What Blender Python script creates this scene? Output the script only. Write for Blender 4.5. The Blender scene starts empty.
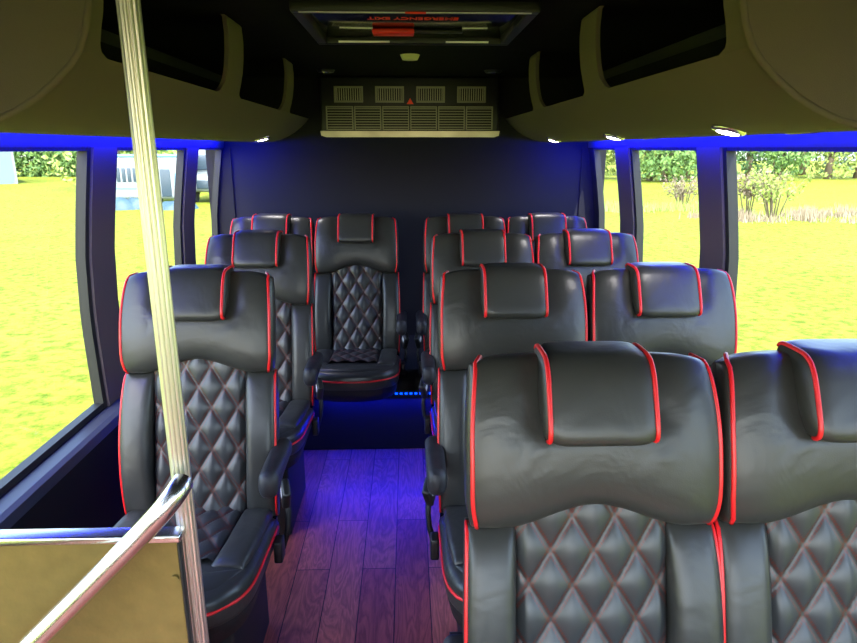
import bpy, math, random
from mathutils import Vector, Matrix, Euler
random.seed(7)
C = bpy.context.scene.collection
S = bpy.context.scene
PI = math.pi
H = 1.53                       # camera height above the bus floor

# ------------------------------------------------------------------ materials
def newmat(name):
    m = bpy.data.materials.new(name); m.use_nodes = True
    nt = m.node_tree; b = nt.nodes['Principled BSDF']
    return m, nt, b
def N(nt, t, **kw):
    n = nt.nodes.new(t)
    for k, v in kw.items(): setattr(n, k, v)
    return n
def math_(nt, op, a, b=None, c=None):
    n = nt.nodes.new('ShaderNodeMath'); n.operation = op
    for i, v in enumerate((a, b, c)):
        if v is None: continue
        if isinstance(v, (int, float)): n.inputs[i].default_value = v
        else: nt.links.new(v, n.inputs[i])
    return n.outputs[0]
def mixc(nt, fac, a, b):
    n = nt.nodes.new('ShaderNodeMix'); n.data_type = 'RGBA'
    if isinstance(fac, (int, float)): n.inputs[0].default_value = fac
    else: nt.links.new(fac, n.inputs[0])
    for i, v in ((6, a), (7, b)):
        if isinstance(v, tuple): n.inputs[i].default_value = v + (1,)
        else: nt.links.new(v, n.inputs[i])
    return n.outputs[2]
def simple(name, col, rough=.5, metal=0., bump=0., bscale=200., var=0., vscale=8., spec=.5, coat=0.):
    m, nt, b = newmat(name)
    b.inputs['Base Color'].default_value = col + (1,)
    b.inputs['Roughness'].default_value = rough
    b.inputs['Metallic'].default_value = metal
    b.inputs['Specular IOR Level'].default_value = spec
    b.inputs['Coat Weight'].default_value = coat
    tc = N(nt, 'ShaderNodeTexCoord')
    if var:
        no = N(nt, 'ShaderNodeTexNoise'); no.inputs['Scale'].default_value = vscale; no.inputs['Detail'].default_value = 5
        nt.links.new(tc.outputs['Object'], no.inputs['Vector'])
        lo = tuple(c * (1 - var) for c in col); hi = tuple(min(1, c * (1 + var)) for c in col)
        nt.links.new(mixc(nt, no.outputs['Fac'], lo, hi), b.inputs['Base Color'])
    if bump:
        no = N(nt, 'ShaderNodeTexNoise'); no.inputs['Scale'].default_value = bscale; no.inputs['Detail'].default_value = 3
        nt.links.new(tc.outputs['Object'], no.inputs['Vector'])
        bp = N(nt, 'ShaderNodeBump'); bp.inputs['Strength'].default_value = bump; bp.inputs['Distance'].default_value = .002
        nt.links.new(no.outputs['Fac'], bp.inputs['Height']); nt.links.new(bp.outputs['Normal'], b.inputs['Normal'])
    return m
def emis(name, col, st):
    m, nt, b = newmat(name)
    b.inputs['Base Color'].default_value = (0, 0, 0, 1)
    b.inputs['Emission Color'].default_value = col + (1,); b.inputs['Emission Strength'].default_value = st
    return m

def leather(name, col, rough=.36, wr=.35):
    m, nt, b = newmat(name)
    tc = N(nt, 'ShaderNodeTexCoord')
    b.inputs['Roughness'].default_value = rough
    b.inputs['Base Color'].default_value = col + (1,)
    v = N(nt, 'ShaderNodeTexVoronoi'); v.inputs['Scale'].default_value = 420
    nt.links.new(tc.outputs['Object'], v.inputs['Vector'])
    n2 = N(nt, 'ShaderNodeTexNoise'); n2.inputs['Scale'].default_value = 9; n2.inputs['Detail'].default_value = 3; n2.inputs['Distortion'].default_value = .6
    nt.links.new(tc.outputs['Object'], n2.inputs['Vector'])
    b1 = N(nt, 'ShaderNodeBump'); b1.inputs['Strength'].default_value = .12; b1.inputs['Distance'].default_value = .0006
    b2 = N(nt, 'ShaderNodeBump'); b2.inputs['Strength'].default_value = wr; b2.inputs['Distance'].default_value = .012
    nt.links.new(v.outputs['Distance'], b1.inputs['Height']); nt.links.new(n2.outputs['Fac'], b2.inputs['Height'])
    nt.links.new(b1.outputs['Normal'], b2.inputs['Normal']); nt.links.new(b2.outputs['Normal'], b.inputs['Normal'])
    return m, nt, b
LEA, _, _ = leather('black_leather', (.033, .033, .030))
# quilted leather: double rows of dark red stitches along the diamond seams (uv = diagonal lattice coordinates)
QLT, nt, b = leather('quilted_leather', (.034, .037, .039), .36, .1)
uv = N(nt, 'ShaderNodeUVMap'); sx = N(nt, 'ShaderNodeSeparateXYZ'); nt.links.new(uv.outputs[0], sx.inputs[0])
def stitch(a, c):
    r = math_(nt, 'SUBTRACT', a, math_(nt, 'ROUND', a)); r = math_(nt, 'ABSOLUTE', r)
    row = math_(nt, 'LESS_THAN', math_(nt, 'ABSOLUTE', math_(nt, 'SUBTRACT', r, .072)), .032)
    d = math_(nt, 'GREATER_THAN', math_(nt, 'FRACT', math_(nt, 'MULTIPLY', c, 13.)), .25)
    return math_(nt, 'MULTIPLY', row, d)
st = math_(nt, 'MAXIMUM', stitch(sx.outputs[0], sx.outputs[1]), stitch(sx.outputs[1], sx.outputs[0]))
nt.links.new(mixc(nt, st, (.034, .037, .039), (.085, .022, .016)), b.inputs['Base Color'])

PIPE = simple('red_piping', (.78, .015, .02), .35)
FOAM = simple('black_armrest_foam', (.022, .022, .026), .48, bump=.3, bscale=500)
BASE = simple('black_vinyl_base', (.008, .008, .009), .6)
PLAS = simple('black_plastic', (.012, .012, .013), .4)
RUB = simple('black_rubber', (.010, .011, .010), .55)
CHR = simple('chrome', (.75, .74, .70), .18, 1.)
ALU = simple('brushed_aluminium', (.85, .82, .74), .36, 1.)
STEEL = simple('satin_steel', (.72, .72, .72), .25, 1.)
LATCH = simple('belt_latch_steel', (.45, .55, .65), .3, 1.)
WHT = simple('white_label', (.75, .75, .75), .5)
CEIL = simple('black_ceiling_fabric', (.008, .008, .007), .95, bump=.5, bscale=600, spec=.1)
RACK = simple('taupe_headliner_fabric', (.150, .130, .110), .92, bump=.4, bscale=700, spec=.15, var=.08, vscale=3)
WALLB = simple('charcoal_back_fabric', (.018, .018, .024), .9, bump=.4, bscale=600, spec=.2)
WALL = simple('black_side_carpet', (.014, .014, .017), .85, bump=.6, bscale=500, spec=.2)
HEAD = simple('black_header_panel', (.05, .05, .055), .45)
PILL = simple('dark_pillar_vinyl', (.115, .090, .085), .42, bump=.1, bscale=300)
LEDG = simple('grey_ledge_metal', (.055, .065, .085), .3, .2)
GOLD = simple('bronze_laminate', (.22, .155, .045), .45, .35, bump=.5, bscale=90, var=.22, vscale=30)
CREAM = simple('cream_plastic', (.75, .72, .52), .4)
BLUE = emis('blue_led', (.0, .06, 1.), 2.5)
LAMP = emis('reading_lamp_glow', (1., .93, .95), 14.)
REDP = simple('red_handle_plastic', (.85, .03, .02), .35)
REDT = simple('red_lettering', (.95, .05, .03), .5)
SMOKE = simple('smoked_hatch_panel', (.006, .007, .006), .08)
BLK = simple('flat_black', (.004, .004, .004), .8)

def glass():
    m = bpy.data.materials.new('window_glass'); m.use_nodes = True; nt = m.node_tree; nt.nodes.clear()
    o = N(nt, 'ShaderNodeOutputMaterial'); t = N(nt, 'ShaderNodeBsdfTransparent'); g = N(nt, 'ShaderNodeBsdfGlossy')
    g.inputs['Roughness'].default_value = .02; t.inputs[0].default_value = (.97, .98, .97, 1)
    f = N(nt, 'ShaderNodeFresnel'); f.inputs[0].default_value = 1.45
    mx = N(nt, 'ShaderNodeMixShader')
    nt.links.new(math_(nt, 'MULTIPLY', f.outputs[0], .07), mx.inputs[0]); nt.links.new(t.outputs[0], mx.inputs[1]); nt.links.new(g.outputs[0], mx.inputs[2])
    nt.links.new(mx.outputs[0], o.inputs[0]); return m
GLASS = glass()

def wood():
    m, nt, b = newmat('red_wood_plank_vinyl')
    tc = N(nt, 'ShaderNodeTexCoord'); mp = N(nt, 'ShaderNodeMapping'); mp.inputs['Rotation'].default_value = (0, 0, PI / 2)
    mp.inputs['Location'].default_value = (.33, .058, 0)
    nt.links.new(tc.outputs['Object'], mp.inputs[0])
    br = N(nt, 'ShaderNodeTexBrick'); br.inputs['Scale'].default_value = 1; br.offset = .37; br.offset_frequency = 2
    br.inputs['Brick Width'].default_value = .88; br.inputs['Row Height'].default_value = .124
    br.inputs['Mortar Size'].default_value = .0018; br.inputs['Mortar Smooth'].default_value = .1; br.inputs['Bias'].default_value = 0
    br.inputs['Color1'].default_value = (.42, .10, .070, 1); br.inputs['Color2'].default_value = (.66, .20, .135, 1); br.inputs['Mortar'].default_value = (.015, .004, .004, 1)
    nt.links.new(mp.outputs[0], br.inputs['Vector'])
    # grain, stretched along the planks, shifted per plank
    mp2 = N(nt, 'ShaderNodeMapping'); mp2.inputs['Scale'].default_value = (7, 1.1, 1)
    nt.links.new(tc.outputs['Object'], mp2.inputs[0])
    add = N(nt, 'ShaderNodeVectorMath'); add.operation = 'ADD'
    sc = N(nt, 'ShaderNodeVectorMath'); sc.operation = 'SCALE'; sc.inputs['Scale'].default_value = 40
    nt.links.new(br.outputs['Color'], sc.inputs[0]); nt.links.new(mp2.outputs[0], add.inputs[0]); nt.links.new(sc.outputs[0], add.inputs[1])
    w = N(nt, 'ShaderNodeTexNoise'); w.inputs['Scale'].default_value = 1.6; w.inputs['Detail'].default_value = 6; w.inputs['Distortion'].default_value = 1.6
    nt.links.new(add.outputs[0], w.inputs['Vector'])
    rings = math_(nt, 'FRACT', math_(nt, 'MULTIPLY', w.outputs['Fac'], 9.))
    rings = math_(nt, 'ABSOLUTE', math_(nt, 'SUBTRACT', rings, .5))
    fine = N(nt, 'ShaderNodeTexNoise'); fine.inputs['Scale'].default_value = 30; fine.inputs['Detail'].default_value = 4
    mp3 = N(nt, 'ShaderNodeMapping'); mp3.inputs['Scale'].default_value = (8, .5, 1)
    nt.links.new(tc.outputs['Object'], mp3.inputs[0]); nt.links.new(mp3.outputs[0], fine.inputs['Vector'])
    k = math_(nt, 'ADD', math_(nt, 'MULTIPLY', rings, 1.1), math_(nt, 'MULTIPLY', fine.outputs['Fac'], .7))
    dark = N(nt, 'ShaderNodeMix'); dark.data_type = 'RGBA'; dark.blend_type = 'MULTIPLY'; dark.inputs[0].default_value = .75
    nt.links.new(br.outputs['Color'], dark.inputs[6])
    cr = N(nt, 'ShaderNodeCombineColor')
    for i in range(3): nt.links.new(k, cr.inputs[i])
    nt.links.new(cr.outputs[0], dark.inputs[7]); nt.links.new(dark.outputs[2], b.inputs['Base Color'])
    b.inputs['Roughness'].default_value = .42
    bp = N(nt, 'ShaderNodeBump'); bp.inputs['Strength'].default_value = .3; bp.inputs['Distance'].default_value = .001; bp.invert = True
    nt.links.new(br.outputs['Fac'], bp.inputs['Height']); nt.links.new(bp.outputs[0], b.inputs['Normal'])
    return m
WOOD = wood()

def grass():
    m, nt, b = newmat('sunlit_grass')
    tc = N(nt, 'ShaderNodeTexCoord')
    a = N(nt, 'ShaderNodeTexNoise'); a.inputs['Scale'].default_value = .35; a.inputs['Detail'].default_value = 6
    f = N(nt, 'ShaderNodeTexNoise'); f.inputs['Scale'].default_value = 7; f.inputs['Detail'].default_value = 8; f.inputs['Roughness'].default_value = .75
    for n in (a, f): nt.links.new(tc.outputs['Object'], n.inputs['Vector'])
    c1 = mixc(nt, a.outputs['Fac'], (.160, .195, .011), (.235, .245, .035))
    r = N(nt, 'ShaderNodeMapRange'); r.inputs[1].default_value = .36; r.inputs[2].default_value = .56; nt.links.new(f.outputs['Fac'], r.inputs[0])
    nt.links.new(mixc(nt, r.outputs[0], (.060, .100, .003), c1), b.inputs['Base Color'])
    b.inputs['Roughness'].default_value = .9; b.inputs['Specular IOR Level'].default_value = .1
    bp = N(nt, 'ShaderNodeBump'); bp.inputs['Strength'].default_value = .5; bp.inputs['Distance'].default_value = .05
    nt.links.new(f.outputs['Fac'], bp.inputs['Height']); nt.links.new(bp.outputs[0], b.inputs['Normal'])
    return m
GRASS = grass()
def leafmat(name, c1, c2):
    m, nt, b = newmat(name)
    g = N(nt, 'ShaderNodeNewGeometry')
    nt.links.new(mixc(nt, g.outputs['Random Per Island'], c1, c2), b.inputs['Base Color'])
    b.inputs['Roughness'].default_value = .7
    return m
LF_DARK = leafmat('dark_leaves', (.03, .08, .025), (.08, .17, .045))
LF_MID = leafmat('green_leaves', (.055, .13, .025), (.13, .23, .045))
LF_YEL = leafmat('yellow_green_leaves', (.15, .23, .035), (.29, .34, .08))
LF_GREY = leafmat('grey_green_leaves', (.14, .22, .18), (.24, .32, .26))
LF_DRY = leafmat('dry_twigs_leaves', (.15, .11, .07), (.25, .21, .13))
BARK = simple('bark', (.16, .12, .08), .9)
RVW = simple('rv_white', (.19, .215, .225), .4, var=.06)
RVB = simple('rv_blue_trim', (.10, .22, .32), .5)
RVG = simple('rv_dark_glass', (.03, .05, .07), .35)
TIRE = simple('tyre', (.02, .02, .02), .8)
TARP = simple('blue_grey_tarp', (.03, .07, .09), .6, var=.4, vscale=4)
BARN = simple('grey_metal_siding', (.13, .17, .20), .5)

# ------------------------------------------------------------------ mesh helpers
def obj(name, V, F, mat, parent=None, smooth=True, uvs=None, angle=None):
    me = bpy.data.meshes.new(name); me.from_pydata([tuple(v) for v in V], [], F)
    me.materials.append(mat)
    if smooth: me.polygons.foreach_set('use_smooth', [True] * len(me.polygons))
    if uvs:
        l = me.uv_layers.new(name='UVMap')
        for lp in me.loops: l.data[lp.index].uv = uvs[lp.vertex_index]
    me.validate(); me.update()
    o = bpy.data.objects.new(name, me); C.objects.link(o)
    if parent: o.parent = parent
    if angle: me.set_sharp_from_angle(angle=math.radians(angle))
    return o
class MB:
    def __init__(s): s.V = []; s.F = []
    def add(s, V, F):
        k = len(s.V); s.V += [tuple(v) for v in V]; s.F += [tuple(i + k for i in f) for f in F]; return s
    def box(s, x0, x1, y0, y1, z0, z1, bev=0., M=None):
        c = Vector(((x0 + x1) / 2, (y0 + y1) / 2, (z0 + z1) / 2)); h = Vector((abs(x1 - x0) / 2, abs(y1 - y0) / 2, abs(z1 - z0) / 2))
        if bev <= 0:
            V = [c + Vector((a * h.x, b * h.y, d * h.z)) for a in (-1, 1) for b in (-1, 1) for d in (-1, 1)]
            F = [(0, 1, 3, 2), (4, 6, 7, 5), (0, 4, 5, 1), (2, 3, 7, 6), (0, 2, 6, 4), (1, 5, 7, 3)]
        else:
            import bmesh
            bm = bmesh.new(); bmesh.ops.create_cube(bm, size=2)
            for v in bm.verts: v.co = Vector((v.co.x * h.x, v.co.y * h.y, v.co.z * h.z)) + c
            bmesh.ops.bevel(bm, geom=bm.edges[:], offset=min(bev, .49 * 2 * min(h)), segments=3, affect='EDGES', profile=.5)
            bm.verts.index_update(); V = [v.co.copy() for v in bm.verts]; F = [tuple(v.index for v in f.verts) for f in bm.faces]; bm.free()
        if M: V = [M @ Vector(v) for v in V]
        return s.add(V, F)
    def tube(s, pts, r, n=10, closed=False, prof=None):
        P = [Vector(p) for p in pts]; V = []; F = []; m = len(P); up = None
        for i, p in enumerate(P):
            a = P[(i - 1) % m] if (i or closed) else p; b2 = P[(i + 1) % m] if (i < m - 1 or closed) else p
            t = (b2 - a).normalized()
            if up is None:
                up = Vector((0, 0, 1)) if abs(t.z) < .9 else Vector((1, 0, 0))
            up = (up - t * up.dot(t)).normalized(); sd = t.cross(up)
            rr = r[i] if isinstance(r, (list, tuple)) else r
            for k in range(n):
                an = 2 * PI * k / n; q = rr * (prof(an) if prof else 1)
                V.append(p + (up * math.sin(an) + sd * math.cos(an)) * q)
        for i in range(m if closed else m - 1):
            for k in range(n):
                j = (i + 1) % m; F.append((i * n + k, i * n + (k + 1) % n, j * n + (k + 1) % n, j * n + k))
        if not closed: F.append(tuple(range(n))[::-1]); F.append(tuple((m - 1) * n + k for k in range(n)))
        return s.add(V, F)
    def prism(s, poly, y0, y1):                # poly = (x, z) points, extruded along y
        n = len(poly); V = [(x, y0, z) for x, z in poly] + [(x, y1, z) for x, z in poly]
        F = [tuple(range(n)), tuple(range(n, 2 * n))[::-1]] + [(i, i + n, (i + 1) % n + n, (i + 1) % n) for i in range(n)]
        return s.add(V, F)
    def grid(s, fn, nu, nv):
        V = [fn(i / nu, j / nv) for i in range(nu + 1) for j in range(nv + 1)]
        F = [(i * (nv + 1) + j, i * (nv + 1) + j + 1, (i + 1) * (nv + 1) + j + 1, (i + 1) * (nv + 1) + j) for i in range(nu) for j in range(nv)]
        return s.add(V, F)
    def build(s, name, mat, parent=None, smooth=False, angle=None):
        return obj(name, s.V, s.F, mat, parent, smooth or bool(angle), angle=angle)
def pillow(fn, df, db, n=5., nu=30, nv=24):
    """closed padded body: fn(u,v)->(point, outward normal); df/db depth in front / behind; u,v in [-1,1]"""
    V = []; F = []
    us = [math.sin((i / nu - .5) * PI) for i in range(nu + 1)]; vs = [math.sin((j / nv - .5) * PI) for j in range(nv + 1)]
    def E(u, v): return max(0, 1 - abs(u) ** n) ** (1 / n) * max(0, 1 - abs(v) ** n) ** (1 / n)
    for sgn, d in ((1, df), (-1, db)):
        for u in us:
            for v in vs:
                p, nn = fn(u, v); V.append(Vector(p) + Vector(nn) * (sgn * d * E(u, v)))
    k = (nu + 1) * (nv + 1)
    for i in range(nu):
        for j in range(nv):
            a = i * (nv + 1) + j; q = (a, a + 1, a + nv + 2, a + nv + 1)
            F.append(q); F.append(tuple(x + k for x in q[::-1]))
    return V, F
def weld(o, d=1e-5):
    import bmesh
    bm = bmesh.new(); bm.from_mesh(o.data); bmesh.ops.remove_doubles(bm, verts=bm.verts, dist=d)
    bmesh.ops.recalc_face_normals(bm, faces=bm.faces)
    bm.to_mesh(o.data); bm.free(); return o
def tag(o, label=None, cat=None, group=None, kind=None):
    if label: o['label'] = label
    if cat: o['category'] = cat
    if group: o['group'] = group
    if kind: o['kind'] = kind
    return o
def struct(o): o['kind'] = 'structure'; return o
def thing(name, label, cat, loc=(0, 0, 0), rz=0, group=None):
    o = bpy.data.objects.new(name, None); C.objects.link(o); o.location = loc; o.rotation_euler = (0, 0, rz); o.empty_display_size = .1
    return tag(o, label, cat, group)
def dup(o, parent=None):
    c = o.copy(); C.objects.link(c)
    if parent: c.parent = parent
    for ch in list(o.children): dup(ch, c)
    return c

# ------------------------------------------------------------------ bus shell
def XW(z):                                      # inner face of the side walls: bowed outwards
    P = [(0, 1.17), (.545, 1.195), (.9, 1.20), (1.15, 1.185), (1.35, 1.155), (1.53, 1.125), (2.0, 1.08)]
    for (a, xa), (b, xb) in zip(P, P[1:]):
        if z <= b: return xa + (xb - xa) * max(0, z - a) / (b - a)
    return P[-1][1]
def patch(mb, s, y0, y1, z0, z1, off=0., th=.04, nz=10):
    zs = [z0 + (z1 - z0) * i / nz for i in range(nz + 1)]
    poly = [(s * (XW(z) + off), z) for z in zs] + [(s * (XW(z) + off + th), z) for z in reversed(zs)]
    mb.prism(poly, y0, y1)
YF, YB = -1.6, 4.10
SILL, WT, CZ = .545, 1.532, 1.94
# floor, riser
struct(MB().box(-1.21, 1.21, YF, YB, -.05, 0).build('floor', WOOD))
struct(MB().box(-1.19, 1.19, 3.08, YB, .001, .325, .004).build('trim_1', WALL))          # riser under the back row
struct(MB().box(-1.2, 1.2, YF, YB + .04, CZ, CZ + .05).build('ceiling', CEIL))
mb = MB().box(-1.24, 1.24, YB, YB + .05, 0, CZ); struct(mb.build('wall_back', WALLB))
# front of the bus behind the camera: dash wall below the windscreen opening
mb = MB().box(-1.24, 1.24, YF - .05, YF, -.05, .85).box(-1.24, 1.24, YF - .05, YF, 1.80, CZ + .05).box(-.03, .03, YF - .05, YF, .85, 1.8)
struct(mb.build('wall_front', WALL))
wn = 0; tr = 2
for side, s in (('left', -1), ('right', 1)):
    W1, W2, W3, W4, W5 = (2.385, 2.60, 3.40, 3.60, 4.07) if s < 0 else (2.33, 2.545, 3.32, 3.56, 4.00)
    panes = [(-1.45, -.55, .75), (-.45, .55, .30), (.70, W1, SILL), (W2, W3, SILL), (W4, W5, SILL)]
    mb = MB()
    patch(mb, s, YF, YB, 0, .30); 
    patch(mb, s, YF, -.45, .30, .75); patch(mb, s, -.55, -.45, .75, WT); patch(mb, s, YF, -1.45, .75, WT)
    patch(mb, s, .55, .70, .30, WT); patch(mb, s, .70, YB, .30, SILL)
    patch(mb, s, W5, YB, SILL, WT); mb.box(s * 1.085, s * 1.2, 4.085, YB, .33, WT)
    mb.build('wall_' + side, WALL, angle=40)['kind'] = 'structure'
    mb = MB(); patch(mb, s, YF, YB, WT, CZ, 0, .04, 6)
    struct(mb.build('trim_%d' % tr, HEAD, angle=40)); tr += 1
    for y0, y1 in ((W1, W2), (W3, W4)):          # window pillars
        mb = MB(); patch(mb, s, y0 + .012, y1 - .012, SILL, WT, -.008, .04); o = struct(mb.build('trim_%d' % tr, PILL, angle=40)); tr += 1
    # ledge under the windows
    zl = SILL
    mb = MB().prism([(s * 1.135, zl - .055), (s * 1.14, zl - .022), (s * 1.155, zl - .012), (s * 1.20, zl - .002), (s * 1.20, zl - .055)], .72, 3.07)
    struct(mb.build('trim_%d' % tr, LEDG)); tr += 1
    for y0, y1, z0 in panes:
        wn += 1
        mb = MB(); f = .022
        patch(mb, s, y0, y1, z0, z0 + f, .004, .034, 1); patch(mb, s, y0, y1, WT - .012, WT, .004, .034, 1)
        patch(mb, s, y0 - .012, y0 + f * .7, z0, WT, .002, .036); patch(mb, s, y1 - f * .7, y1 + .012, z0, WT, .002, .036)
        w = struct(mb.build('window_%d' % wn, RUB, angle=40))
        mb = MB(); patch(mb, s, y0 + .01, y1 - .01, z0 + .01, WT - .006, .026, .004); mb.build('window_pane', GLASS, w, angle=40)
# windscreen panes
wn += 1
w = struct(MB().box(-1.2, 1.2, YF - .03, YF - .01, .84, .87).build('window_%d' % wn, RUB))
MB().box(-1.2, -.03, YF - .03, YF - .024, .87, 1.8).build('window_pane', GLASS, w); MB().box(.03, 1.2, YF - .03, YF - .024, .87, 1.8).build('window_pane', GLASS, w)

# ------------------------------------------------------------------ overhead racks
PR = [(1.120, 1.592), (1.06, 1.583), (.98, 1.570), (.90, 1.563), (.824, 1.567), (.775, 1.579), (.731, 1.597), (.688, 1.621), (.65, 1.650), (.620, 1.677), (.600, 1.702)]
PU = [(.600, 1.702), (.583, 1.74), (.573, 1.78), (.566, 1.83), (.563, 1.88), (.566, 1.93), (.572, CZ - .004)]
def interp(P, t):
    L = [0]
    for a, b in zip(P, P[1:]): L.append(L[-1] + math.dist(a, b))
    d = t * L[-1]
    for i in range(len(P) - 1):
        if d <= L[i + 1] + 1e-9:
            k = (d - L[i]) / (L[i + 1] - L[i]); return tuple(P[i][c] + (P[i + 1][c] - P[i][c]) * k for c in (0, 1))
    return P[-1]
LU = sum(math.dist(a, b) for a, b in zip(PU, PU[1:]))
Y1R = 4.095
for s, side in ((-1, 'left'), (1, 'right')):
    Y0R, YO, posts = (1.29, 1.34, ((2.21, 2.40), (3.235, 3.41))) if s < 0 else (1.19, 1.25, ((2.055, 2.24), (2.98, 3.15)))
    t = thing('overhead_luggage_rack', 'taupe fabric overhead luggage rack with dark open bays along the %s side windows' % side, 'luggage rack', (s * .85, Y0R, 1.56), group='overhead luggage racks')
    def X(v): return (s * v[0] - s * .85, v[1] - Y0R, v[2] - 1.56)
    mb = MB()
    inner = [(.618, 1.700), (.640, 1.682), (.668, 1.660), (.705, 1.637), (.75, 1.615), (.83, 1.595), (1.120, 1.600)]
    mb.prism(PR + inner, Y0R, Y1R); mb.V = [X(v) for v in mb.V]
    o = mb.build('rack_trough', RACK, t, angle=50)
    def strip(y0, y1, rl, rr):
        def fn(i, j, k):
            tt = i; d = tt * LU; r = .055; g = 0
            for dd in (d,):
                if 0 <= dd < r: g = max(g, r - math.sqrt(max(0, r * r - (r - dd) ** 2)))
                elif dd < 0: g = r
            x, z = interp(PU, tt)
            a = y0 - (g if rl else 0); b_ = y1 + (g if rr else 0)
            return (x + k * .014, a + (b_ - a) * j, z)
        m = MB(); nu = 26
        m.grid(lambda i, j: X(fn(i, j, 0)), nu, 2); m.grid(lambda i, j: X(fn(i, j, 1)), nu, 2)
        for jj in (0, 1): m.grid(lambda i, j: X(fn(i, jj, j)), nu, 1)
        return m
    strip(Y0R, YO, False, True).build('front_face', RACK, t, angle=50)
    for y0, y1 in posts: strip(y0, y1, True, True).build('divider_post', RACK, t, angle=50)
    mb = MB().prism([(1.10, 1.61), (1.10, CZ - .005), (1.09, CZ - .005), (1.09, 1.61)], Y0R + .03, Y1R); mb.V = [X(v) for v in mb.V]
    mb.build('rack_back', BLK, t)
    # closed end panel facing the front of the bus, with a raised rim
    poly = PR + PU[1:] + [(1.08, CZ - .004)]
    mb = MB().prism(poly, Y0R - .012, Y0R + .012); mb.V = [X(v) for v in mb.V]
    e = mb.build('end_panel', RACK, t)
    pts = PR[1:] + PU[1:]
    mb = MB().tube([X((x, Y0R - .008, z)) for x, z in pts], .007, 8); mb.build('panel_rim', RACK, e, True)
# blue LED tubes above the windows + light from them
for s, side in ((-1, 'left'), (1, 'right')):
    l = bpy.data.lights.new('blue_corner_light', 'AREA'); l.shape = 'RECTANGLE'; l.size = .15; l.size_y = .03; l.energy = 2.; l.color = (0, .004, 1)
    lo = bpy.data.objects.new('blue_corner_light', l); C.objects.link(lo); lo.location = (s * .98, 3.86, 1.555); lo.rotation_euler = Vector((-s * .25, .75, -.6)).to_track_quat('-Z', 'Y').to_euler()
    o = MB().box(s * 1.085 , s * 1.112, .75, 4.05, 1.572, 1.5775).build('led_strip', BLUE)
    tag(o, 'thin glowing blue light strip under the %s luggage rack above the windows' % side, 'led strip', 'blue strips above the windows')
    for k in range(3):
        l = bpy.data.lights.new('blue_strip_light', 'AREA'); l.shape = 'RECTANGLE'; l.size = .02; l.size_y = 1.08; l.energy = (2.8, 2.8, 3.6)[k]; l.color = (.006, .004, 1)
        lo = bpy.data.objects.new('blue_strip_light', l); C.objects.link(lo); lo.location = (s * 1.07, 1.25 + k * 1.1, 1.558)
        lo.rotation_euler = (0, s * math.radians(-28), 0)
m = MB()
for i in range(88): m.box(-1.1 + i * .025, -1.1 + i * .025 + .013, 3.072, 3.081, .310, .317)
o = m.build('led_strip', emis('riser_led', (.0, .05, 1.), 2.5))
tag(o, 'dotted blue light strip along the top of the riser under the back row', 'led strip')
for x0, e in ((-.75, 1.5), (-.13, 3.2), (.6, 1.5)):
    l = bpy.data.lights.new('riser_light', 'AREA'); l.shape = 'RECTANGLE'; l.size = .6; l.size_y = .015; l.energy = e; l.color = (0, .004, 1)
    lo = bpy.data.objects.new('riser_light', l); C.objects.link(lo); lo.location = (x0, 3.055, .305); lo.rotation_euler = (math.radians(-35), 0, 0)

# ------------------------------------------------------------------ seats
def Lf(z): return -.19 * (1.17 - z) / .72           # reclined front line of the backrest
SL = .19 / .72
NB = Vector((0, -1, SL)).normalized()               # outward normal of the backrest
def bp(x, z, d=0): return Vector((x, Lf(z), z)) + NB * d
def zarc(x):
    k = min(1, abs(x) / .175); return .906 - .040 * k * k * (3 - 2 * k)   # lower edge of the upper pad
def halfw(z, vb):
    return .231 - .012 * max(0, (z - 1.0) / .16) ** 2 - .010 * max(0, 1 - vb / .22) ** 2
def up_fn(u, v):
    vb = (v + 1) / 2; x0 = u * .228
    zb = zarc(x0); zt = 1.168 - .020 * abs(u) ** 7
    z = zb + (zt - zb) * vb; x = u * halfw(z, vb)
    d = -.024 + .026 * (1 - ((vb - .38) / .62) ** 2)         # belly
    d -= .020 * math.exp(-((abs(x) / .125) ** 6)) * min(1, max(0, (z - 1.02) / .05))   # hollow behind the pillow
    if .105 < abs(x) < .2 and z > .96:               # pulled creases beside the pillow
        r = math.hypot(abs(x) - .10, z - .995); an = math.atan2(z - .995, abs(x) - .10)
        d += .0035 * math.sin(an * 9 + (1 if x > 0 else 0)) * math.exp(-(r / .04) ** 2)
    return bp(x, z, d), NB
def pipe_pts(fn, df, u, v0, v1, n=5., k=26, inset=0):
    out = []
    for i in range(k + 1):
        v = v0 + (v1 - v0) * i / k; E = max(0, 1 - abs(u) ** n) ** (1 / n) * max(0, 1 - abs(v) ** n) ** (1 / n)
        p, nn = fn(u, v); out.append(Vector(p) + Vector(nn) * (df * E))
    return out
def bol_fn(s):
    def f(u, v):
        vb = (v + 1) / 2; xc = .1825; x = s * (xc + u * .0475) 
        zb = .430; zt = zarc(xc + u * .0475) + .004
        z = zb + (zt - zb) * vb
        x = s * (xc + u * .0475 + .006 * math.sin(PI * vb))
        return bp(x, z, .022 * math.sin(PI * vb) - .034), NB
    return f
QS, QT = .078, .122
def quilt(fn, s0, s1, t0, t1, amp, ns, ntt, top=None):
    V = []; F = []; U = []
    for i in range(ns + 1):
        for j in range(ntt + 1):
            s_ = s0 + (s1 - s0) * i / ns; te = top(s_) if top else t1; t_ = t0 + (te - t0) * j / ntt
            a = s_ / QS + (t_ - t1) / QT + .5; b_ = s_ / QS - (t_ - t1) / QT + .5
            g_ = lambda q: max(0, abs(math.sin(PI * q)) - .04) / .96
            h = amp * (g_(a) * g_(b_)) ** .55
            e = min(1, min(s_ - s0, s1 - s_) / .02); e = max(0, e) ** .5
            V.append(fn(s_, t_, h * e - .012 * (1 - e))); U.append((a, b_))
            if i and j: q = (i * (ntt + 1) + j); F.append((q - ntt - 2, q - 1, q, q - ntt - 1)[::-1])
    return V, F, U
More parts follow.
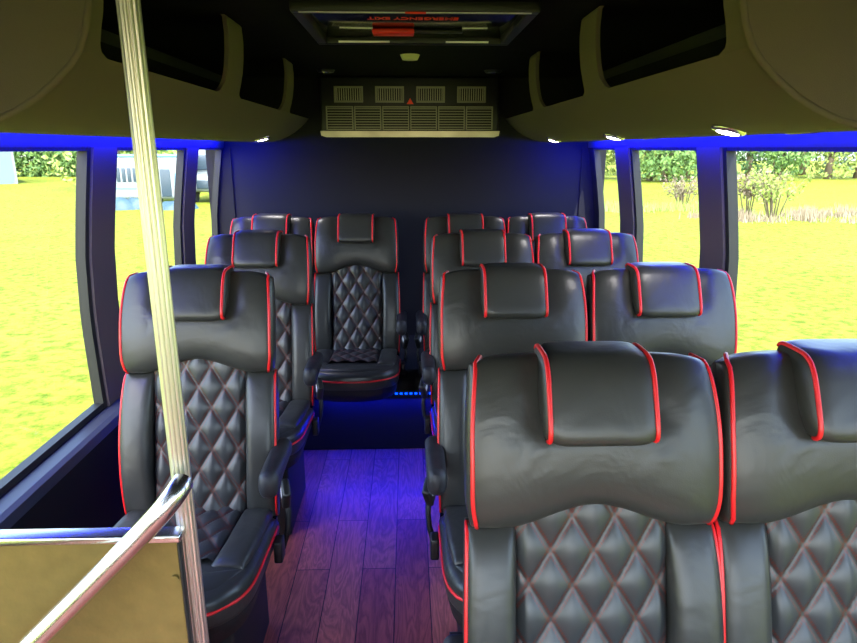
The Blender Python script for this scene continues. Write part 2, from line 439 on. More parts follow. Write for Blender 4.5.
def make_seat():
    root = thing('passenger_seat', 'x', 'seat')
    # rear shell
    mb = MB()
    def rs(u, v):
        z = .36 + (v + 1) / 2 * .79; return bp(u * .212, z, -.045), NB
    o = obj('backrest_shell', *pillow(rs, .02, .05, 6, 14, 14), LEA, root); weld(o)
    ub = weld(obj('upper_backrest', *pillow(up_fn, .056, .030, 5, 44, 34), LEA, root))
    for s in (-1, 1):
        pp = pipe_pts(up_fn, .056, s * .955, -.992, .99, 5)
        top = [Vector(pp[-1]) + Vector((-s * .004 * i, .010 * i, .001 * i)) for i in range(1, 4)]
        MB().tube(pp + top, .0043, 8).build('piping', PIPE, ub, True)
    for s in (-1, 1):
        f = bol_fn(s)
        bo = weld(obj('side_bolster', *pillow(f, .056, .020, 4, 16, 30), LEA, root))
        MB().tube(pipe_pts(f, .056, .93, -.97, .995, 4), .0043, 8).build('piping', PIPE, bo, True)
    Vq, Fq, Uq = quilt(lambda s_, t_, h: bp(s_, t_, .004 + h + .010 * math.cos(s_ / .14 * PI / 2)), -.142, .142, .425, .885, .012, 72, 116, lambda s_: zarc(s_) + .004)
    obj('quilted_back_panel', Vq, Fq, QLT, root, uvs=Uq)
    # pillow headrest
    def hr(u, w):                                    # u along x, w angle round the profile
        hh, dd = .074, .064; n = 4.2
        c, s_ = math.cos(w), math.sin(w)
        yy = math.copysign(abs(c) ** (2 / n), c) * dd; zz = math.copysign(abs(s_) ** (2 / n), s_) * hh
        k = 1 - .13 * abs(u) ** 7; 
        yy += .016 * (zz / hh) - .004
        return Vector((u * .096, .0, 1.109)) + Vector((0, yy * k, zz * k)) + Vector((0, SL * zz * k + Lf(1.109) - .020, 0))
    V = []; F = []; nu, nw = 16, 48
    us = [math.sin((i / nu - .5) * PI) for i in range(nu + 1)]
    for u in us:
        for j in range(nw): V.append(hr(u, 2 * PI * j / nw))
    for i in range(nu):
        for j in range(nw): F.append((i * nw + j, i * nw + (j + 1) % nw, (i + 1) * nw + (j + 1) % nw, (i + 1) * nw + j))
    for i in (0, nu):
        k = len(V); V.append(hr(us[i], 0) * .0 + sum((V[i * nw + j] for j in range(nw)), Vector()) / nw + Vector((.007 * (1 if i else -1), 0, 0)))
        for j in range(nw): F.append((i * nw + j, k, i * nw + (j + 1) % nw))
    hd = weld(obj('headrest', V, F, LEA, root))
    for s in (-1, 1):
        pts = []
        for i in range(41):
            w = PI * .25 + PI * 1.17 * i / 40
            p = hr(s * .955, w); c = Vector((p.x, Lf(1.109), 1.109)); pts.append(p + (p - c).normalized() * .001)
        MB().tube(pts, .0045, 8).build('piping', PIPE, hd, True)
    # cushion
    def cu(u, v):                                    # v=-1 front, +1 rear
        y = -.405 + v * .225
        vf = max(0, -v); a = .232 * (1 - .30 * vf ** 4.0)
        yy = y - .035 * (1 - abs(u) ** 2.5) * vf ** 3
        zz = .411 + .022 * (-v)
        return Vector((u * a, yy, zz)), Vector((0, 0, 1))
    cs = weld(obj('cushion', *pillow(cu, .062, .055, 5, 36, 30), LEA, root))
    pts = []
    def cupt(u, v, h): p, _ = cu(u, v); p = p.copy(); p.z += h; return p
    side = [cupt(-.985, .9 - i * .1, .012) + Vector((-.004, 0, 0)) for i in range(18)]
    pts = side + [cupt(-.985 + .06 * i, -.95 - .045 * (1 - abs(-.985 + .06 * i) ** 6), .012) + Vector((0, -.004, 0)) for i in range(1, 33)]
    pts += [Vector((-p.x, p.y, p.z)) for p in reversed(side)]
    MB().tube(pts, .0045, 8).build('piping', PIPE, cs, True)
    Vq, Fq, Uq = quilt(lambda s_, t_, h: Vector((s_, t_, .476 + h - .085 * (t_ + .36))), -.128, .128, -.485, -.185, .011, 54, 60)
    obj('quilted_cushion_panel', Vq, Fq, QLT, root, uvs=Uq)
    # bolsters on the cushion: raised U
    for s in (-1, 1):
        def cb(u, v, s=s):
            y = -.34 + v * .165; return Vector((s * (.172 + u * .046 - .012 * max(0, -v) ** 2), y, .452 + .015 * -v)), Vector((s * .15, 0, 1)).normalized()
        weld(obj('cushion_bolster', *pillow(cb, .036, .03, 3.5, 14, 22), LEA, root))
    def fb(u, v):
        return Vector((u * (.190 + .02 * v), -.545 - .0 + v * .048 - .035 * (1 - u * u), .464)), Vector((0, -.2, 1)).normalized()
    weld(obj('cushion_front_roll', *pillow(fb, .030, .03, 3.5, 30, 12), LEA, root))
    # skirt
    ring = [cu(-1, 1 - i * .1)[0] for i in range(20)] + [cu(-1 + .08 * i, -1)[0] for i in range(1, 26)] + [cu(1, -1 + i * .1)[0] for i in range(21)]
    m = MB(); n = len(ring); V = []
    for k, (z, q) in enumerate(((.43, .985), (.38, .98), (.338, .94))):
        V += [Vector((p.x * q, (p.y + .4) * q - .4, z)) for p in ring]
    F = [(k * n + i, k * n + (i + 1) % n, (k + 1) * n + (i + 1) % n, (k + 1) * n + i) for k in range(2) for i in range(n)] + [tuple(range(2 * n, 3 * n))]
    m.add(V, F); m.build('seat_skirt', BASE, root, True)
    return root
def arm_mesh(root, s):
    x = s * .245
    # foam pad: rounded, drooping nose
    def f(i, j):
        t = i; w = 2 * PI * j
        y = -.095 - .265 * t; hz = .030 + .016 * max(0, t - .45) ** 1.2 * 1.8; zc = .630 - .006 * t * t - .012 * max(0, t - .6)
        e = min(1, math.sin(min(1, t / .08) * PI / 2), math.sqrt(max(0, 1 - max(0, (t - .88) / .12) ** 2)))
        c, q = math.cos(w), math.sin(w)
        return Vector((x + math.copysign(abs(c) ** .75, c) * .029 * (.25 + .75 * e if t < .5 else e), y, zc + math.copysign(abs(q) ** .75, q) * hz * (.25 + .75 * e if t < .5 else e)))
    o = MB().grid(f, 36, 24).build('armrest', FOAM, root, True); weld(o, 2e-5)
    b = MB().tube([(x - s * .03, -.095, .618), (x + s * .012, -.095, .618)], .024, 16).build('pivot', PLAS, o, angle=40)
    # seat belt buckle on its stalk
    b = MB().box(-.013, .013, -.03, .03, -.045, .045, .008, Matrix.Translation((s * .262, -.20, .515)) @ Euler((math.radians(35), 0, s * .3)).to_matrix().to_4x4()).build('belt_buckle', PLAS, root, angle=40)
    MB().box(-.0137, .0137, -.014, .014, -.006, .022, .002, Matrix.Translation((s * .262, -.20, .515)) @ Euler((math.radians(35), 0, s * .3)).to_matrix().to_4x4()).build('buckle_label', WHT, b)
    MB().tube([(s * .262, -.185, .485), (s * .266, -.19, .44), (s * .262, -.20, .39), (s * .245, -.20, .33)], .014, 8, prof=lambda a: .35 + .65 * abs(math.cos(a))).build('belt_strap', BASE, root, True)
    MB().box(s * .236, s * .262, -.30, -.25, .34, .41, .006).build('recline_lever', PLAS, root, angle=40)
def base_mesh(root):
    MB().box(-.17, .17, -.52, -.14, .002, .345, .01).build('seat_pedestal', BASE, root, angle=40)
def latch_mesh(root, s):
    m = MB().tube([(s * .262 + dx, -.40 + dy, .435 + dz) for dx, dy, dz in ((0, 0, 0), (.012, -.01, .012), (.035, -.01, .022), (.045, 0, .018), (.03, .01, .008), (.008, .012, -.002))], .0045, 8, closed=True)
    m.tube([(s * .262, -.395, .43), (s * .28, -.37, .39), (s * .25, -.33, .345)], .010, 8)
    m.build('belt_latch', LATCH, root, True)
seat0 = make_seat(); first = True
# x, y, armrest side, pedestal, label
seats = [
 (.330, 1.105, -1, True, 'nearest black leather seat with red piping beside the aisle, its whole pillow headrest facing us'),
 (.795, 1.105, 0, True, 'nearest black leather seat by the right windows, cut off by the photo edge'),
 (.320, 1.955, -1, True, 'black leather aisle seat directly behind the nearest right-hand aisle seat'),
 (.785, 1.955, 0, True, 'black leather window seat in second right row, before the wide window pillar'),
 (.325, 2.83, -1, True, 'black leather aisle seat in third row on the right, half hidden by second row'),
 (.788, 2.83, 0, True, 'black leather window seat in third row on the right, before the narrow window pillar'),
 (.312, 3.56, -1, False, 'black leather back row seat just right of the aisle, mostly hidden'),
 (.765, 3.56, 0, False, 'black leather back row seat in the far right corner below the blue glow'),
 (-.642, 1.955, 1, True, 'nearest left-hand single black leather seat standing behind the metal pole'),
 (-.655, 2.83, 1, True, 'left-hand single black leather seat directly behind the nearest left seat'),
 (-.285, 3.56, 1, False, 'black leather back row seat left of the aisle, seen whole down to its cushion'),
 (-.745, 3.56, 0, False, 'black leather back row seat in the far left corner, only its top showing'),
]
roots = []
for x, y, a, ped, lab in seats:
    r = seat0 if first else dup(seat0, None)
    roots.append((r, x, y, a, ped, lab)); first = False
protos = {}
for i, (r, x, y, a, ped, lab) in enumerate(roots):
    r.location = (x, y, 0); r['label'] = lab; r['group'] = 'black leather passenger seats with red piping'
    if a: arm_mesh(r, a)
    if ped: base_mesh(r)
    if i in (8, 9): latch_mesh(r, -1)

# ------------------------------------------------------------------ modesty panel, pole, hand rail
PX = -.398
t = thing('modesty_panel', 'bronze laminate partition panel with metal top rail in front of the left seats', 'partition', (-.8, .985, 0))
def sh(mb, dx, dy): mb.V = [(v[0] - dx, v[1] - dy, v[2]) for v in mb.V]; return mb
sh(MB().box(-1.15, PX - .006, .978, .990, .02, .882), -.8, .985).build('panel_board', GOLD, t)
sh(MB().box(-1.15, PX + .004, .968, 1.000, .878, .893, .004), -.8, .985).build('top_rail', STEEL, t, angle=40)
sh(MB().box(PX - .004, PX + .000, .974, .990, .02, .878, .001), -.8, .985).build('edge_trim', PLAS, t, angle=40)
sh(MB().tube([(-.412, .978, .805), (-.412, .972, .805)], .006, 12), -.8, .985).build('bolt', GOLD, t, angle=40)
def flute(a): return 1 - .14 * abs(math.sin(a * 6)) ** 6
t = thing('stanchion_pole', 'fluted aluminium floor to ceiling pole beside the bronze panel', 'pole', (PX + .001, 1.0 + .014, 0))
MB().tube([(0, 0, .004), (0, 0, CZ - .004)], .0165, 144, prof=flute).build('pole_tube', ALU, t, angle=60)
MB().tube([(0, 0, .001), (0, 0, .012)], .035, 24).build('floor_flange', STEEL, t, angle=40)
MB().tube([(0, 0, CZ - .012), (0, 0, CZ - .001)], .035, 24).build('ceiling_flange', STEEL, t, angle=40)
# rail: centre line points measured at y = .95
def px2(xp, yp, Y):
    F_ = 640; P = math.atan(173.5 / 640); W = math.radians(1.8)
    a = (xp - 428.5) / F_; b_ = -(yp - 321.5) / F_
    yy = math.cos(P) + b_ * math.sin(P); zz = -math.sin(P) + b_ * math.cos(P)
    d = (a * math.cos(W) + yy * math.sin(W), -a * math.sin(W) + yy * math.cos(W), zz); k = Y / d[1]
    return Vector((d[0] * k, Y, H + d[2] * k))
RP = [px2(a, b_, y) for a, b_, y in ((182, 483, .985), (178, 490, .965), (171, 500, .955), (160, 514, .945), (144, 531, .94), (122, 554, .93), (75, 601, .915), (32, 644, .90), (-60, 736, .88))]
RP_ = [(-.396, .985, .978), (-.400, .962, .975), (-.413, .945, .955), (-.432, .938, .927), (-.461, .932, .889), (-.503, .926, .842), (-.563, .918, .772), (-.640, .908, .683), (-.73, .90, .578), (-.80, .89, .50), (-.93, .88, .35)]
def smooth(P, it=3):
    P = [Vector(p) for p in P]
    for _ in range(it):
        Q = [P[0]]
        for a, b_ in zip(P, P[1:]): Q += [a * .75 + b_ * .25, a * .25 + b_ * .75]
        P = Q + [P[-1]]
    return P
t = thing('grab_rail', 'polished steel entry grab rail curving down and left from the pole', 'handrail', (-.8, .89, .5))
m = MB().tube([p - Vector((-.8, .89, .5)) for p in smooth(RP)], .0185, 24); m.build('rail_tube', STEEL, t, angle=50)

# ------------------------------------------------------------------ reading lamps and speakers on the racks
NRM = Vector((-.5, 0, -.86))
def on_rack(s, x, y, name, label, cat, group, lit=True, r=.042):
    k = 0
    for (xa, za), (xb, zb) in zip(PR, PR[1:]):
        if xb <= x <= xa: k = (xa - x) / (xa - xb); z = za + (zb - za) * k; tx = Vector((xb - xa, 0, zb - za)).normalized()
    n = Vector((tx.z, 0, -tx.x)); n = -n if n.z > 0 else n
    t = thing(name, label, cat, (s * x, y, z), group=group)
    n.x *= s; 
    e1 = Vector((0, 1, 0)); e2 = n.cross(e1)
    M = Matrix((e1, e2, n)).transposed().to_4x4()
    def disc(r0, r1, h0, h1, el=1.0):
        m = MB(); V = []; F = []; K = 28
        prof = [(0, h1), (r1 * .8, h1), (r1, h1 * .7 + h0 * .3), (r0, h0), (r0, h0 - .004)]
        for rr, hh in prof:
            for q in range(K): V.append(M @ Vector((math.cos(2 * PI * q / K) * rr * el, math.sin(2 * PI * q / K) * rr, hh)))
        for i in range(len(prof) - 1):
            for q in range(K): F.append((i * K + q, i * K + (q + 1) % K, (i + 1) * K + (q + 1) % K, (i + 1) * K + q))
        return m.add(V, F)
    if lit:
        disc(r, r * .92, .001, .007).build('lamp_bezel', CHR, t, angle=40)
        m = disc(r * .66, r * .55, .0075, .010); m.build('lamp_lens', LAMP, t, angle=40)
        li = bpy.data.lights.new('reading_lamp_light', 'SPOT'); li.energy = 3.5; li.spot_size = 1.9; li.spot_blend = .8; li.shadow_soft_size = .06; li.color = (1, .95, .93)
        lo_ = bpy.data.objects.new('reading_lamp_light', li); C.objects.link(lo_); lo_.location = (s * x + n.x * .03, y, z + n.z * .03)
        lo_.rotation_euler = Vector((-s * .25, 0, -1)).to_track_quat('-Z', 'Y').to_euler()
    else:
        disc(r, r * .92, .001, .004, 1.25).build('speaker_rim', CREAM, t, angle=40)
        disc(r * .86, r * .8, .0045, .005, 1.25).build('speaker_grille', BLK, t, angle=40)
    return t
G = 'lit reading lamps under the luggage racks'
on_rack(1, .80, 1.64, 'reading_lamp', 'large bright reading lamp under right rack, nearest to us', 'lamp', G)
on_rack(1, .80, 2.56, 'reading_lamp', 'bright reading lamp under right rack above the narrow window pillar, middle one', 'lamp', G)
on_rack(1, .80, 3.62, 'reading_lamp', 'small bright reading lamp under right rack, farthest back', 'lamp', G)
on_rack(-1, .78, 3.60, 'reading_lamp', 'only lit reading lamp under the left rack near the back wall', 'lamp', G)
on_rack(1, .97, 1.60, 'ceiling_speaker', 'oval black speaker with cream rim under right rack, nearest', 'speaker', 'oval speakers under the right rack', False)
on_rack(1, .97, 2.60, 'ceiling_speaker', 'oval black speaker with cream rim under right rack over second window', 'speaker', 'oval speakers under the right rack', False)

# ------------------------------------------------------------------ roof hatch
t = thing('roof_hatch', 'black framed emergency roof hatch with red lettering and red handle', 'hatch', (.026, 2.32, CZ))
m = MB(); z0, z1 = -.034, -.001
for a in ((-.36, .36, -.32, -.285), (-.36, .36, .27, .30), (-.36, -.325, -.285, .27), (.325, .36, -.285, .27)): m.box(a[0], a[1], a[2], a[3], z0, z1, .006)
m.build('hatch_frame', PLAS, t, angle=40)
m = MB().box(-.335, .335, -.316, -.308, z0 - .002, z0 + .002); m.build('chrome_edge', ALU, t)
for a_, b_ in ((-.28, -.09), (.12, .28)): MB().box(a_, b_, .262, .27, -.030, -.024).build('inner_edge', ALU, t)
MB().box(-.03, .03, -.3165, -.312, z0 - .004, z0 + .002).build('red_edge_bar', REDT, t)  # small plain red bar on the front edge of the hatch
lid = MB().box(-.323, .323, -.283, .268, -.012, -.002, .003).build('hatch_lid', SMOKE, t, angle=40)
MB().box(-.145, .0, .06, .13, -.030, -.013, .006).build('release_handle', REDP, lid, angle=40)
MB().box(.0, .17, .09, .115, -.022, -.013, .004).build('release_bar', PLAS, lid, angle=40)
def text(body, size, loc, rot, mat, parent, name='lettering', depth=.0006, w=None, hgt=None):
    cu_ = bpy.data.curves.new('txt', 'FONT'); cu_.body = body; cu_.size = size; cu_.align_x = 'CENTER'; cu_.align_y = 'CENTER'; cu_.extrude = depth; cu_.resolution_u = 3; cu_.offset = size * .02
    o = bpy.data.objects.new('txt', cu_); C.objects.link(o); bpy.context.view_layer.update()
    me = bpy.data.meshes.new_from_object(o.evaluated_get(bpy.context.evaluated_depsgraph_get()))
    bpy.data.objects.remove(o); bpy.data.curves.remove(cu_)
    xs = [v.co.x for v in me.vertices]; ys = [v.co.y for v in me.vertices]
    kx = w / (max(xs) - min(xs)) if w else 1; ky = hgt / (max(ys) - min(ys)) if hgt else kx
    for v in me.vertices: v.co.x *= kx; v.co.y *= ky
    me.materials.clear(); me.materials.append(mat)
    o = bpy.data.objects.new(name, me); C.objects.link(o); o.location = loc; o.rotation_euler = rot
    if parent: o.parent = parent
    return o
text('42', .04, (-.02, -.352, -.0012), (0, PI, 0), REDT, t, w=.045, hgt=.03)  # reflection of a red clock, put in as solid red digits
text('EMERGENCY EXIT', .05, (-.005, -.105, -.0128), (0, PI, 0), REDT, lid, w=.29, hgt=.042)
o = MB().tube([(0, 0, -.001), (0, 0, -.022)], [.045, .035], 24).build('ceiling_sensor', CREAM, None, angle=40); o.location = (.014, 3.13, CZ)
tag(o, 'small cream round cover on the ceiling behind the hatch', 'ceiling cover')
for x, w in ((-.44, 'left'), (.47, 'right')):
    t = thing('ceiling_vent', 'small round air outlet on the ceiling above the %s end of the air conditioner' % w, 'air outlet', (x, 3.72, CZ), group='round outlets above the air conditioner')
    MB().tube([(0, 0, -.001), (0, 0, -.014)], [.05, .042], 24).build('vent_ring', PLAS, t, angle=40)
    MB().tube([(0, 0, -.012), (0, 0, -.018)], [.026, .02], 20).build('vent_nozzle', CHR, t, angle=40)

# ------------------------------------------------------------------ air conditioner on the back wall
AX, AY = .017, 4.0
t = thing('air_conditioner', 'rear air conditioner with four outlets over six slatted grilles on back wall', 'air conditioner', (AX, 4.09, 1.59))
def ab(*a, bev=0., m=None):
    m = m or MB(); return m.box(a[0], a[1], a[2] - 4.09, a[3] - 4.09, a[4] - 1.59, a[5] - 1.59, bev)
ab(-.535, .535, 4.03, 4.092, 1.615, CZ - .002, bev=.012).build('housing', PLAS, t, angle=40)
ab(-.495, .495, 4.015, 4.034, 1.625, 1.775, bev=.004).build('grille_backing', BLK, t, angle=40)
m = MB().prism([(-.535, .038), (.535, .038), (.530, .012), (.505, .003), (-.505, .003), (-.530, .012)], 3.985 - 4.09, 4.03 - 4.09)
m.build('bottom_flange', simple('olive_chrome', (.38, .36, .25), .35, 1., var=.5, vscale=6), t)
GRL = simple('dull_grille_metal', (.20, .20, .14), .4, .7)
for k in range(6):
    x0 = -.50 + k * .1667; x1 = x0 + .160; g = MB()
    for a in ((x0, x0 + .006, 1.634, 1.77), (x1 - .006, x1, 1.634, 1.77), (x0, x1, 1.634, 1.641), (x0, x1, 1.763, 1.77)): ab(a[0], a[1], 4.000, 4.016, a[2], a[3], m=g)
    for j in range(8): 
        z = 1.648 + j * .0150; ab(x0, x1, 4.002, 4.014, z, z + .0055, m=g)
    g.build('return_grille', GRL, t)
for k in range(4):
    xc = -.365 + k * .2435 ; g = MB()
    for a in ((-.085, .085, 1.792, 1.802), (-.085, .085, 1.872, 1.882), (-.085, -.075, 1.802, 1.872), (.075, .085, 1.802, 1.872)): ab(xc + a[0], xc + a[1], 4.012, 4.031, a[2], a[3], m=g)
    f = g.build('air_outlet', GRL, t)
    g = MB()
    for j in range(11):
        x = xc - .068 + j * .0136; ab(x - .0012, x + .0012, 4.018, 4.030, 1.804, 1.870, m=g)
    g.build('outlet_vane', simple('vane_metal', (.45, .45, .30), .35, .6) if k == 0 else bpy.data.materials['vane_metal'], f)
ab(-.002, .002, 4.0, 4.01, 1.5, 1.5)
m = MB().prism([(-.02, .192), (.02, .192), (0, .225)], -.085, -.078); m.build('red_mark', REDT, t)

# ------------------------------------------------------------------ outside
GZ = -.75
g = MB().box(-90, 90, -40, 120, GZ - .3, GZ); o = g.build('ground', GRASS); o['kind'] = 'structure'; 
def foliage(n, cs, size, mat, name, parent, flat=.8):
    V = []; F = []
    tot = sum(c[3] ** 2 for c in cs)
    for cx, cy, cz, r in cs:
        for _ in range(int(n * r * r / tot)):
            while True:
                d = Vector((random.uniform(-1, 1), random.uniform(-1, 1), random.uniform(-1, 1)))
                if .25 < d.length < 1: break
            d = d.normalized() * d.length ** .5
            p = Vector((cx, cy, cz)) + Vector((d.x * r, d.y * r, d.z * r * flat))
            e = Euler((random.uniform(0, 6.28), random.uniform(0, 6.28), 0)).to_matrix(); s_ = size * random.uniform(.6, 1.3)
            k = len(V)
            V += [p + e @ Vector(q) * s_ for q in ((-.5, 0, 0), (0, -.3, .08), (.6, 0, 0), (0, .3, .08))]; F.append((k, k + 1, k + 2, k + 3))
    return obj(name, V, F, mat, parent, False)
def tree(x, y, h, r, mat, label, group='trees at the far edge of the field', n=1500, name='tree'):
    t = thing(name, label, 'tree', (x, y, GZ), group=group)
    m = MB(); top = h * .65
    m.tube([(0, 0, 0), (.05 * h * random.uniform(-1, 1), 0, top * .5), (0, 0, top)], [r * .10, r * .07, r * .03], 8)
    for _ in range(5):
        a = random.uniform(0, 6.28); z = random.uniform(.25, .5) * h
        m.tube([(0, 0, z), (math.cos(a) * r * .6, math.sin(a) * r * .6, z + .25 * h)], [r * .04, r * .015], 6)
    m.build('trunk', BARK, t, True)
    cs = [(random.uniform(-.55, .55) * r, random.uniform(-.5, .5) * r, h * random.uniform(.32, .82), r * random.uniform(.4, .65)) for _ in range(9)]
    cs += [(random.uniform(-.6, .6) * r, 0, h * .22, r * .5) for _ in range(2)]
    foliage(n, cs, .32, mat, 'foliage', t)
# right side background: photo column -> direction; trees at depth D
def rx(px, D): d = px2(px, 148, 1.0); return d.x * D
TL = [(603, 50, 5.0, 2.2, LF_YEL, 'yellow-green tree seen in the narrow rear right window'),
      (622, 56, 6.5, 3.0, LF_MID, 'green tree partly behind the narrow right pillar'),
      (652, 47, 4.6, 2.6, LF_YEL, 'yellowish tree at left of the middle right window'),
      (668, 45, 3.6, 2.6, LF_MID, 'round green bush-like tree low in the middle right window'),
      (690, 50, 5.6, 3.0, LF_YEL, 'pale yellow-green tree at right of the middle right window'),
      (722, 54, 6.5, 3.4, LF_DARK, 'dark tree hidden behind the wide right pillar'),
      (752, 52, 6.0, 3.0, LF_DARK, 'dark green tree at left of the large right window'),
      (775, 56, 6.4, 3.2, LF_DARK, 'dark tree just behind the bright middle tree'),
      (784, 47, 4.6, 1.9, LF_MID, 'bright green conical tree in the large right window'),
      (806, 56, 6.5, 3.2, LF_DARK, 'dark tree between the bright conical tree and the light tree'),
      (832, 49, 5.2, 3.2, LF_YEL, 'light green tree with a visible trunk near the right edge'),
      (862, 50, 6.0, 3.0, LF_GREY, 'grey-green tree at the right edge of the photo')]
for px_, D, h, r, m_, lab in TL: tree(rx(px_, D), D, h, r, m_, lab)
def twig_bush(x, y, h, r, mat, label, n, stems=14, lsz=.12, name='shrub'):
    t = thing(name, label, 'shrub', (x, y, GZ)); m = MB(); cs = []
    for _ in range(stems):
        a = random.uniform(0, 6.28); q = random.uniform(.3, 1) * r; hh = h * random.uniform(.6, 1)
        b_ = (math.cos(a) * q * .2, math.sin(a) * q * .2, 0); e = (math.cos(a) * q, math.sin(a) * q, hh)
        mid = (e[0] * .45, e[1] * .45, hh * .55)
        m.tube([b_, mid, e], [.022, .016, .008], 5)
        for _ in range(3): m.tube([mid, (mid[0] + random.uniform(-.4, .4), mid[1] + random.uniform(-.3, .3), hh * random.uniform(.75, 1))], [.010, .005], 4)
        cs += [(e[0] * q2, e[1] * q2, e[2] * q2, .13 * h) for q2 in (1, .8, .6)]
    m.build('stem', BARK, t, True); foliage(n, cs, lsz, mat, 'foliage', t)
twig_bush(rx(757, 22.5), 22.5, 1.75, .9, LF_DRY, 'dry reddish twiggy shrub just right of the wide pillar', 420, 9)
twig_bush(rx(783, 21.5), 21.5, 1.65, 1.0, LF_YEL, 'leafy yellow-green upright shrub in the large right window', 700, 13)
twig_bush(rx(690, 25), 25, 1.2, 1.2, LF_DRY, 'dry weedy shrub left of the wide right pillar', 350, 14, .1)
def tuft(px_, D, w, h, n, mat, label):
    V = []; F = []; x = rx(px_, D); cl = [(random.uniform(-.8, .8) * w, random.uniform(-1.2, 1.2)) for _ in range(int(w * 9))]
    for _ in range(n):
        q3 = random.choice(cl); a = q3[0] + random.gauss(0, .16); b_ = q3[1] + random.gauss(0, .2); l = h * random.uniform(.4, 1); k = len(V); dx = random.uniform(-.3, .3) * l; q = .02
        V += [(a - q, b_, 0), (a + q, b_, 0), (a + dx, b_ + random.uniform(-.1, .1), l)]; F.append((k, k + 1, k + 2))
    o = obj('weed_patch', V, F, mat, None, False); o.location = (x, D, GZ); tag(o, label, 'weeds', kind='stuff')
tuft(655, 24.5, 3.2, .42, 900, LF_YEL, 'pale tall weeds in the field left of the wide right pillar')
tuft(775, 21, 2.8, .38, 900, LF_DRY, 'pale dry weeds around the feet of the shrubs')
tuft(845, 22.5, 1.6, .35, 400, LF_DRY, 'pale weed clump near the right edge of the photo')
# left: hedge / tall crop, barn, motor homes
t = thing('tall_hedge', 'tall dense green crop hedge across the field at the left', 'hedge', (rx(40, 55) - 4, 55, GZ))
cs = [(i * 1.1 - 18, random.uniform(-.6, .6), z, 1.1) for i in range(44) for z in (.7, 1.7, 2.6)]
foliage(26000, cs, .34, LF_MID, 'foliage', t)
t = thing('barn', 'grey metal barn corner at the far left edge', 'building', (rx(12, 44), 44, GZ), math.radians(36))
MB().box(-8, 0, 0, 6, 0, 2.9).build('siding', BARN, t)
MB().prism([(-8.3, 2.9), (.3, 2.9), (-4, 4.4)], -.3, 6.3).build('roof', RVB, t)
MB().box(-.12, .02, -.03, .02, 0, 2.9).build('corner_trim', RVW, t)
t = thing('motor_home', 'white motor home with dark windows parked on the grass behind the pole', 'motor home', (rx(132, 27), 27, GZ))
L = 3.8
m = MB().box(-L / 2, L / 2, 0, 2.2, .25, 2.0, .12); m.build('body', RVW, t, angle=40)
MB().box(-L / 2 + .1, L / 2 - .05, -.03, 2.1, 1.92, 2.02, .04).build('roof', RVB, t, angle=40)
for k in range(4): 
    x = -.75 + k * .22; f = MB().box(x, x + .14, -.03, .02, .95, 1.5, .02).build('side_window', RVG, t, angle=40)
MB().box(L / 2 - .90, L / 2 - .50, -.03, .02, .35, 1.45, .02).build('door', RVG, t, angle=40)
MB().box(L / 2 - .36, L / 2 - .2, -.025, .02, .6, 1.3, .02).build('door_panel', RVB, t, angle=40)
MB().box(-L / 2 + .02, L / 2 - .95, -.015, .01, .66, .72).build('stripe', RVB, t)
for x in (-1.3, .6): MB().tube([(x, -.02, .35), (x, .25, .35)], .35, 20).build('wheel', TIRE, t, angle=40)
t = thing('delivery_van', 'white van front seen in the narrow rear left window', 'van', (rx(207, 28.5), 28.5, GZ))
m = MB().box(-.95, 1.0, .3, 4.2, .5, 2.35, .25); m.build('body', RVW, t, angle=40)
MB().box(-.80, .82, .22, .36, 1.35, 2.0, .08).build('windscreen', RVG, t, angle=40)
MB().box(-.85, .9, -.4, .5, .45, 1.2, .2).build('bonnet', RVW, t, angle=40)
MB().box(-.45, .5, -.43, -.38, .6, .95, .03).build('radiator_grille', RVG, t, angle=40)
for x in (-.75, .8): MB().tube([(x - .12, .1, .35), (x + .12, .1, .35)], .35, 18).build('wheel', TIRE, t, angle=40)
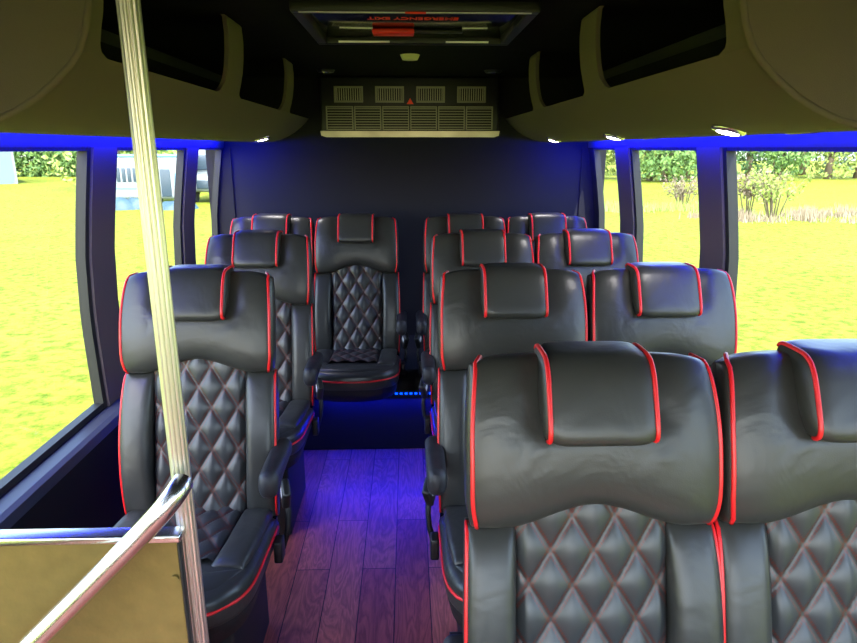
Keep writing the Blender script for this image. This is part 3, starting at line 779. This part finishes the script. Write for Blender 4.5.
def heap(px_, D, w, h, label):
    def f(i, j):
        a = 2 * PI * i; r = 1 - j; q = 1 + .15 * math.sin(3 * a + 1)
        return (math.cos(a) * w * r * q, math.sin(a) * .6 * r * q, h * (1 - r ** 5) * (1 + .3 * math.sin(4 * a + px_) * r + .12 * math.sin(9 * a) * r))
    o = MB().grid(f, 30, 8).build('covered_heap', TARP, None, True); weld(o); o.location = (rx(px_, D), D, GZ); tag(o, label, 'covered heap')
heap(122, 25.5, .75, .38, 'blue-grey covered heap beside the motor home, left of the pole')
heap(170, 25.5, .75, .26, 'low blue-grey covered heap beside the motor home, right of the pole')
for px_, lab in ((118, 'green tree behind the front end of the motor home'), (205, 'green tree behind the white van')):
    tree(rx(px_, 38), 38, 4.6, 3.0, LF_YEL, lab, 'trees behind the motor home')

# ------------------------------------------------------------------ light and sky
w = bpy.data.worlds.new('World'); S.world = w; w.use_nodes = True; nt = w.node_tree
bg = nt.nodes['Background']; sky = nt.nodes.new('ShaderNodeTexSky'); sky.sky_type = 'NISHITA'; sky.sun_disc = False
sky.sun_elevation = math.radians(50); sky.sun_rotation = math.radians(200); sky.altitude = 100; sky.dust_density = 2.
nt.links.new(sky.outputs[0], bg.inputs[0]); bg.inputs[1].default_value = .75
l = bpy.data.lights.new('sun', 'SUN'); l.energy = 6.; l.angle = .01; l.color = (1, .98, .92)
lo = bpy.data.objects.new('sun', l); C.objects.link(lo)
lo.rotation_euler = Vector((-.25, .62, -.95)).to_track_quat('-Z', 'Y').to_euler()

cam = bpy.data.cameras.new('camera'); cam.sensor_width = 36; cam.lens = 640 / 857 * 36; cam.clip_start = .02; cam.clip_end = 500
co = bpy.data.objects.new('camera', cam); C.objects.link(co); co.location = (0, 0, H)
co.rotation_euler = (PI / 2 - math.atan(173.5 / 640), 0, -math.radians(1.8)); S.camera = co
S.view_settings.view_transform = 'Standard'; S.view_settings.look = 'None'; S.view_settings.gamma = 1; S.view_settings.exposure = 1.0
S.view_settings.use_curve_mapping = False
S.cycles.use_denoising = True; S.cycles.max_bounces = 10; S.cycles.diffuse_bounces = 5; S.cycles.glossy_bounces = 4; S.cycles.transparent_max_bounces = 16
S.cycles.sample_clamp_indirect = 6; S.cycles.caustics_reflective = False; S.cycles.caustics_refractive = False
